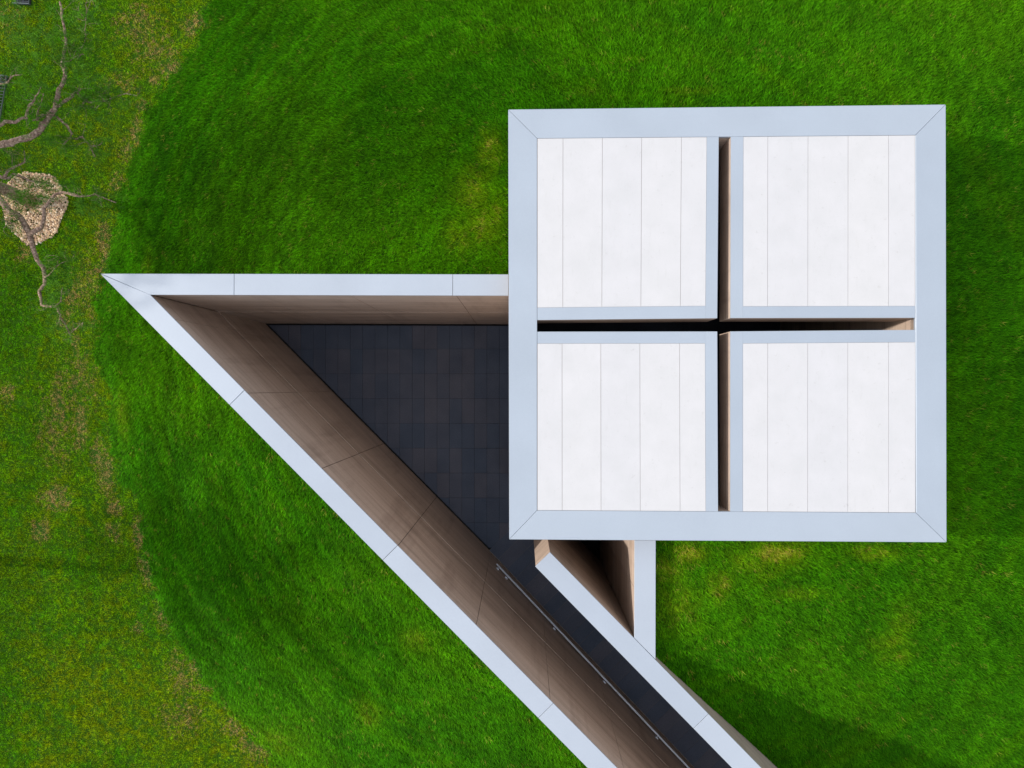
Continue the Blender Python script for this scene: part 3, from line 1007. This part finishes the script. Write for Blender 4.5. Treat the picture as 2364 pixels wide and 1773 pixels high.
# ------------------------------------------------------------------ gravel bed round the pine
ico = bmesh.new(); bmesh.ops.create_icosphere(ico, subdivisions=1, radius=1.0)
IV = np.array([v.co[:] for v in ico.verts]); IF = np.array([[v.index for v in f.verts] for f in ico.faces]); ico.free()
sv, sf, sc2 = [], [], []
NS = 3300
pal = np.array([(0.66, 0.47, 0.27), (0.72, 0.56, 0.37), (0.54, 0.36, 0.22), (0.46, 0.33, 0.23), (0.74, 0.63, 0.48), (0.40, 0.27, 0.19), (0.68, 0.49, 0.32)])
for i in range(NS):
    a = random.uniform(0, 2 * math.pi); r = math.sqrt(random.random()) * (1.0 + 0.05 * math.sin(3 * a) + 0.04 * math.sin(7 * a + 1))
    x, y = gc.x + r * GRX * math.cos(a), gc.y + r * GRY * math.sin(a)
    z = ZG + 0.006 + random.uniform(0, 0.035) * (1 - 0.5 * r) + (tz(x, y) - ZG)
    s = random.uniform(0.014, 0.032)
    m = Euler((random.uniform(0, 6), random.uniform(0, 6), random.uniform(0, 6))).to_matrix()
    sc3 = np.array([random.uniform(0.8, 1.35), random.uniform(0.65, 1.0), random.uniform(0.5, 0.8)]) * s
    vv = (IV * (1 + rng.uniform(-0.18, 0.18, (len(IV), 1)))) * sc3
    vv = vv @ np.array(m).T + np.array([x, y, z])
    sf.append(IF + len(IV) * i); sv.append(vv)
    c = pal[random.randrange(len(pal))] * random.uniform(0.8, 1.2)
    sc2.append(np.tile(np.array([*c, 1.0]), (len(IV), 1)))
gme = bpy.data.meshes.new('gravel')
gme.from_pydata(np.concatenate(sv).tolist(), [], np.concatenate(sf).tolist())
at = gme.attributes.new('tint', 'FLOAT_COLOR', 'POINT'); at.data.foreach_set('color', np.concatenate(sc2).astype(np.float32).ravel())
gme.materials.append(MAT['gravel'])
gv_ = link(bpy.data.objects.new('gravel', gme))
tag(gv_, 'round bed of pale tan gravel round the foot of the pine', 'gravel', kind='stuff')

# ------------------------------------------------------------------ pine tree on the left
def pine_base(u, v_):
    return on_ground(u, v_)
tb = pine_base(74, 474)
TRUNK = []
for k in range(9):
    h = k * 0.78
    TRUNK.append(Vector((tb.x + 0.05 * math.sin(k * 1.1) - 0.02 * k, tb.y + 0.06 * math.sin(k * 0.8 + 1) + 0.035 * k, tb.z - 0.05 + h)))
TR = [0.135, 0.115, 0.105, 0.095, 0.085, 0.072, 0.058, 0.040, 0.02]
def trunk_at(z):
    for a, b in zip(TRUNK[:-1], TRUNK[1:]):
        if a.z <= z <= b.z: return a.lerp(b, (z - a.z) / (b.z - a.z))
    return TRUNK[-1].copy()

def br(pts, z0, z1, r0, r1, from_trunk=None, jag=0.03):
    """A branch traced in the photograph, rising from height z0 to z1."""
    out = []
    n = len(pts)
    for i, (u, v_) in enumerate(pts):
        z = z0 + (z1 - z0) * (i / max(1, n - 1)) + jag * math.sin(i * 2.3 + u)
        out.append(up(u, v_, z))
    if from_trunk is not None:
        t = trunk_at(from_trunk)
        m = t.lerp(out[0], 0.5) + Vector((0, 0, 0.08))
        out = [t, t.lerp(out[0], 0.25) + Vector((0, 0, 0.03)), m] + out
    k = len(out)
    rad = [1.25 * (r0 + (r1 - r0) * (i / (k - 1)) ** 0.8) for i in range(k)]
    return out, rad
BR = []
A = [(0, 334.7), (24, 331), (42, 323), (68, 317), (86, 305.6), (97.5, 290.4), (111.4, 274), (118, 263.8), (127, 252), (129, 243.6), (130.4, 231), (134.2, 214.4), (140.5, 200.5), (148, 185.3), (150.6, 170), (147, 157), (144, 143), (147, 125), (153, 101), (150.6, 82), (145.6, 50.6), (143, 25), (138, 4)]
BR.append(br(A, 5.55, 6.1, 0.055, 0.012, 5.2))
zA = 5.72
BR.append(br([(127, 252), (111, 261), (93.7, 270), (82.3, 276.5), (76, 279)], zA, zA + .1, 0.022, 0.010))
BR.append(br([(84, 276), (86, 265), (90, 250), (93.7, 238.5), (97, 227), (100, 215)], zA + .1, zA + .25, 0.011, 0.005))
BR.append(br([(119, 262), (127, 267), (135.4, 274), (145.6, 282.8), (158, 295.5), (165.8, 308), (161, 318), (177, 322), (190, 315.7), (200, 327), (209, 337), (215, 355), (220, 362.5)], zA, zA - .2, 0.018, 0.008))
BR.append(br([(161, 318), (150, 328), (144, 336), (140, 344)], zA - .1, zA, 0.008, 0.003))
BR.append(br([(211, 336), (222, 336), (231.6, 333.4), (236, 326)], zA - .1, zA, 0.008, 0.003))
BR.append(br([(129, 250), (139, 242), (152, 232), (168.4, 220.8), (176, 212), (187.4, 223.3), (197.5, 233.4), (212.7, 236), (226, 232), (240.5, 233.4), (248, 229.6), (268, 223), (290, 216), (315, 221)], zA, zA - .1, 0.024, 0.005))
BR.append(br([(197, 233), (190, 242), (196, 250)], zA - .05, zA, 0.010, 0.004))
BR.append(br([(239, 233), (234, 224.6), (228, 221)], zA - .05, zA, 0.008, 0.004))
BR.append(br([(187, 205), (183, 210), (176, 212)], zA + .2, zA, 0.006, 0.012))
BR.append(br([(0, 289), (11.4, 280.3), (35.4, 282.8), (46.8, 274), (63.3, 272.7)], 6.0, 6.15, 0.034, 0.014, 5.7))
BR.append(br([(59.5, 271), (63, 256), (67, 242.3), (79.7, 231), (87.3, 217), (90, 206)], 6.15, 6.35, 0.017, 0.006))
BR.append(br([(0, 193), (7.6, 194), (15, 191.6), (22.8, 184), (34, 174), (50, 172)], 6.5, 6.6, 0.020, 0.006, 6.2))
BR.append(br([(0, 408), (10, 410.6), (19, 412), (30.4, 401.8), (45.6, 405.6), (58, 411), (71, 418), (90, 420), (111, 423)], 4.9, 4.75, 0.034, 0.008, 4.7))
BR.append(br([(10, 408), (16.5, 396.7), (30.4, 387.8), (43, 381), (55.7, 375.2), (57, 360), (55.7, 348)], 4.9, 5.15, 0.022, 0.008))
BR.append(br([(30.4, 386), (28, 372), (26.6, 358), (22, 346)], 5.0, 5.2, 0.008, 0.004))
D = [(19, 484), (33, 493), (48, 503), (58, 522), (68.4, 541), (73.4, 557.5), (74.7, 567.6), (82.3, 589), (91, 606.8), (101.3, 618), (104, 638.5), (103, 657), (91, 671.4), (93.7, 686.6), (96.2, 704.3), (111.4, 706.8), (126.6, 706.8), (134.2, 718), (139, 731), (148, 743.5), (157, 762.5), (164, 775)]
BR.append(br(D, 4.45, 5.1, 0.056, 0.008, 4.1))
BR.append(br([(68.4, 541), (81, 533.4), (96.2, 525.8), (101.3, 505.6), (101.3, 480), (109, 471.4), (126.6, 448.6), (145.6, 443.6), (164.6, 448.6), (182.3, 453.7), (200, 452), (220, 447.3), (230.4, 455), (246.8, 460), (268, 468)], 4.65, 5.2, 0.036, 0.006))
BR.append(br([(230, 454), (233, 470), (238, 480)], 5.2, 5.25, 0.007, 0.003))
BR.append(br([(46, 503), (41.8, 507), (30, 513), (20, 515.7), (7.6, 505.6)], 4.5, 4.75, 0.012, 0.005))
BR.append(br([(20, 515), (12, 524), (8, 532)], 4.65, 4.75, 0.007, 0.004))
BR.append(br([(128, 706), (140.5, 696.7), (141.8, 680), (145, 664)], 5.0, 5.2, 0.012, 0.004))
BR.append(br([(139, 731), (136, 742), (133, 750)], 5.0, 5.1, 0.007, 0.003))
BR.append(br([(164, 768), (178, 757), (192, 744)], 5.1, 5.2, 0.005, 0.003))
BR.append(br([(103, 640), (118, 630), (135, 612), (150, 604), (165, 602)], 4.9, 5.0, 0.009, 0.003))
BR.append(br([(133, 592), (133, 600), (135, 612)], 4.95, 4.95, 0.004, 0.006))
BR.append(br([(147, 143), (160, 142), (178, 128), (186, 126), (195, 127)], 6.05, 6.1, 0.008, 0.004))
BR.append(br([(195, 100), (197, 80), (198, 58), (199, 34), (197, 8)], 6.0, 6.2, 0.006, 0.004))
BR.append(br([(195, 100), (178, 128)], 6.0, 6.05, 0.005, 0.006))
BR.append(br([(155, 106), (160, 122), (163, 131)], 6.05, 6.0, 0.006, 0.006))

pine_parts = {}
def build_pine(name, label, base_shift, with_traced, seed, mirror=1.0, scale=1.0):
    r = random.Random(seed)
    root = empty(name, (tb.x + base_shift.x, tb.y + base_shift.y, tb.z))
    tag(root, label, 'pine tree', 'pines on the lawn')
    def T(p):
        q = Vector(p) - tb
        return Vector((q.x * mirror * scale, q.y * mirror * scale, q.z * scale)) + Vector((tb.x + base_shift.x, tb.y + base_shift.y, tb.z))
    tube('trunk', [T(p) for p in TRUNK], [x * scale for x in TR], MAT['bark'], root, 12)
    tips = []      # (point, direction, weight)
    if with_traced:
        for pts, rad in BR:
            # wood with slight knobbles between the traced points
            P, R_ = [], []
            for i in range(len(pts) - 1):
                for t in (0.0, 0.5):
                    p = pts[i].lerp(pts[i + 1], t)
                    if t: p = p + Vector((r.uniform(-1, 1), r.uniform(-1, 1), r.uniform(-1, 1))) * 0.012
                    P.append(p); R_.append((rad[i] * (1 - t) + rad[i + 1] * t) * r.uniform(0.88, 1.14))
            P.append(pts[-1]); R_.append(rad[-1])
            tube('branch', [T(p) for p in P], R_, MAT['bark'], root, 8)
            for i in range(len(P)):
                if R_[i] < 0.03:
                    tips.append((P[i], R_[i]))
    # upper crown: limbs round the upper trunk
    limbs = []
    for k in range(34):
        h = r.uniform(2.4, 6.0)
        a = r.uniform(0, 2 * math.pi)
        if with_traced and math.sin(a) < -0.25: a = -a
        if with_traced and h < 4.4 and math.cos(a) > 0.2: a += math.pi
        ln = (2.3 - 0.25 * max(0, h - 3.0)) * r.uniform(0.7, 1.1)
        t = trunk_at(tb.z + h)
        pts = [t]
        p = t.copy(); d = Vector((math.cos(a), math.sin(a), r.uniform(0.05, 0.45))).normalized()
        for s in range(6):
            d = (d + Vector((r.uniform(-1, 1), r.uniform(-1, 1), r.uniform(-0.5, 0.6))) * 0.35).normalized()
            p = p + d * ln / 6
            pts.append(p.copy())
        tube('branch', [T(q) for q in pts], [0.032 * (1 - 0.14 * i) for i in range(7)], MAT['bark'], root, 6)
        for i in range(2, 7):
            for _ in range(9):
                limbs.append(pts[i] + Vector((r.gauss(0, .26), r.gauss(0, .26), r.gauss(0.05, .14))))
    # needles: small brushes of fine blades
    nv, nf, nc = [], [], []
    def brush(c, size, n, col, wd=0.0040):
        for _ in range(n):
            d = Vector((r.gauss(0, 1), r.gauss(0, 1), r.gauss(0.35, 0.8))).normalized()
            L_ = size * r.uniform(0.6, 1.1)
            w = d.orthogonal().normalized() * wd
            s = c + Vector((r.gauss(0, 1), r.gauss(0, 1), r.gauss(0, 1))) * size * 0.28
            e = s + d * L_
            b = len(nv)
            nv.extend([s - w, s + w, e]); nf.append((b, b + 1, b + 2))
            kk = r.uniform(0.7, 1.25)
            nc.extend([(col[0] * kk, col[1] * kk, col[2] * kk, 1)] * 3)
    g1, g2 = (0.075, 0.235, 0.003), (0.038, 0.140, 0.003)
    if with_traced:
        for p, rr in tips:
            dens = 4 if rr < 0.012 else (1 if rr < 0.022 else 0)
            for _ in range(dens):
                c = T(p) + Vector((r.gauss(0, .13), r.gauss(0, .13), r.gauss(.0, .06)))
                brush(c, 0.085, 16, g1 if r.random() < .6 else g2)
        # hanging sprays in the reach of the traced limbs
        for (u, v_, ru, rv, n, z) in ((110, 90, 90, 80, 60, 6.1), (60, 170, 55, 60, 26, 6.4), (190, 170, 60, 60, 34, 6.0), (230, 260, 70, 50, 28, 5.7), (120, 330, 80, 40, 26, 5.6), (70, 460, 70, 30, 60, 4.6), (110, 420, 60, 25, 34, 4.7), (210, 480, 50, 40, 26, 5.1), (140, 640, 45, 50, 44, 5.0), (120, 690, 30, 30, 14, 5.1), (30, 60, 40, 60, 26, 6.6)):
            for _ in range(int(n * 2.0)):
                c = up(u + r.gauss(0, ru * .5), v_ + r.gauss(0, rv * .5), z + r.gauss(0, .15))
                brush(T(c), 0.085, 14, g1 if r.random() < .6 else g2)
    if with_traced:
        # fine twigs, too thin to tell apart one by one
        wv, wf = [], []
        def twig(p, d, L_, rad_, lev):
            pts = [p]
            for _ in range(3):
                d = (d + Vector((r.gauss(0, .22), r.gauss(0, .22), r.gauss(.0, .2)))).normalized()
                pts.append(pts[-1] + d * L_ / 3)
            v__, f__ = tube_data(pts, [rad_, rad_ * .85, rad_ * .65, rad_ * .4], 4, False)
            b_ = len(wv); wv.extend(v__); wf.extend([tuple(q + b_ for q in ff) for ff in f__])
            if lev > 0:
                for _ in range(2):
                    twig(pts[r.choice((1, 2, 3))], (d + Vector((r.gauss(0, .8), r.gauss(0, .8), r.gauss(0, .3)))).normalized(), L_ * .6, rad_ * .6, lev - 1)
            brush(pts[-1], 0.07, 10, g2 if r.random() < .5 else g1)
        for p, rr in tips:
            for _ in range(2 if rr < 0.02 else 1):
                if r.random() < .30:
                    a_ = r.uniform(0, 6.283)
                    twig(T(p), Vector((math.cos(a_), math.sin(a_), r.uniform(-.1, .5))).normalized(), r.uniform(.10, .24), 0.0040, 1)
        tw = mesh_obj('twigs', wv, wf, MAT['bark'], root, True)
        tw['kind'] = 'stuff'
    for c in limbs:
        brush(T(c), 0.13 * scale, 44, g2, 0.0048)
    me = bpy.data.meshes.new('crown')
    off = parent_world(root)
    me.from_pydata([tuple(Vector(v_) - off) for v_ in nv], [], nf)
    a_ = me.attributes.new('tint', 'FLOAT_COLOR', 'POINT'); a_.data.foreach_set('color', np.array(nc, np.float32).ravel())
    me.materials.append(MAT['needle'])
    link(bpy.data.objects.new('crown', me), root)
    return root
build_pine('pine_tree', 'gnarled pine reaching in from the left edge over the gravel bed', Vector((0, 0)), True, 3)
t2 = on_ground(-190, 1268)
build_pine('pine_tree', 'second pine standing just out of frame on the left, casting shade on the lower lawn', Vector((t2.x - tb.x, t2.y - tb.y)), False, 9, -1.0, 1.0)

# ------------------------------------------------------------------ drain grates at the left edge
def grate(label, a, b, width, pitch):
    """a, b: the two ends of the right-hand edge on the lawn; the grate lies to the left of it."""
    a = Vector((a.x, a.y)); b = Vector((b.x, b.y))
    t = (b - a).normalized(); n = Vector((-t.y, t.x))
    if n.x > 0: n = -n
    L_ = (b - a).length
    z = tz(a.x, a.y) + 0.075
    root = empty('drain_grate', (a.x, a.y, z))
    tag(root, label, 'grate', 'drain grates in the lawn')
    def P(s, w): return a + t * s + n * w
    prism('drain_shade_block', [P(0, 0.004), P(L_, 0.004), P(L_, width - 0.004), P(0, width - 0.004)], z - 0.25, z - 0.06, MAT['drain_shade'], root)  # solid block, not dug out; its black paints the unlit hollow
    def bar(nm, s0, w0, s1, w1, zt, zb):
        prism(nm, [P(s0, w0), P(s1, w0), P(s1, w1), P(s0, w1)], zb, zt, MAT['galv'], root)
    k = 0
    w = 0.0
    while w < width:
        bar('bearing_bar', 0, w, L_, w + 0.005, z, z - 0.028); w += 0.115
    s = 0.0
    while s < L_:
        bar('cross_bar', s, 0.0075, s + 0.006, width, z + 0.002, z - 0.010); s += pitch
    for s0 in (-0.02, L_):
        bar('end_plate', s0, 0, s0 + 0.02, width, z - 0.004, z - 0.05)
    return root
grate('dark drain grate of thin steel bars at the left edge beneath the pine branches', on_ground(21, 180), on_ground(1, 285), 0.36, 0.062)
grate('dark drain grate half cut off by the top left corner of the picture', on_ground(76, -70), on_ground(72, 11), 0.34, 0.062)
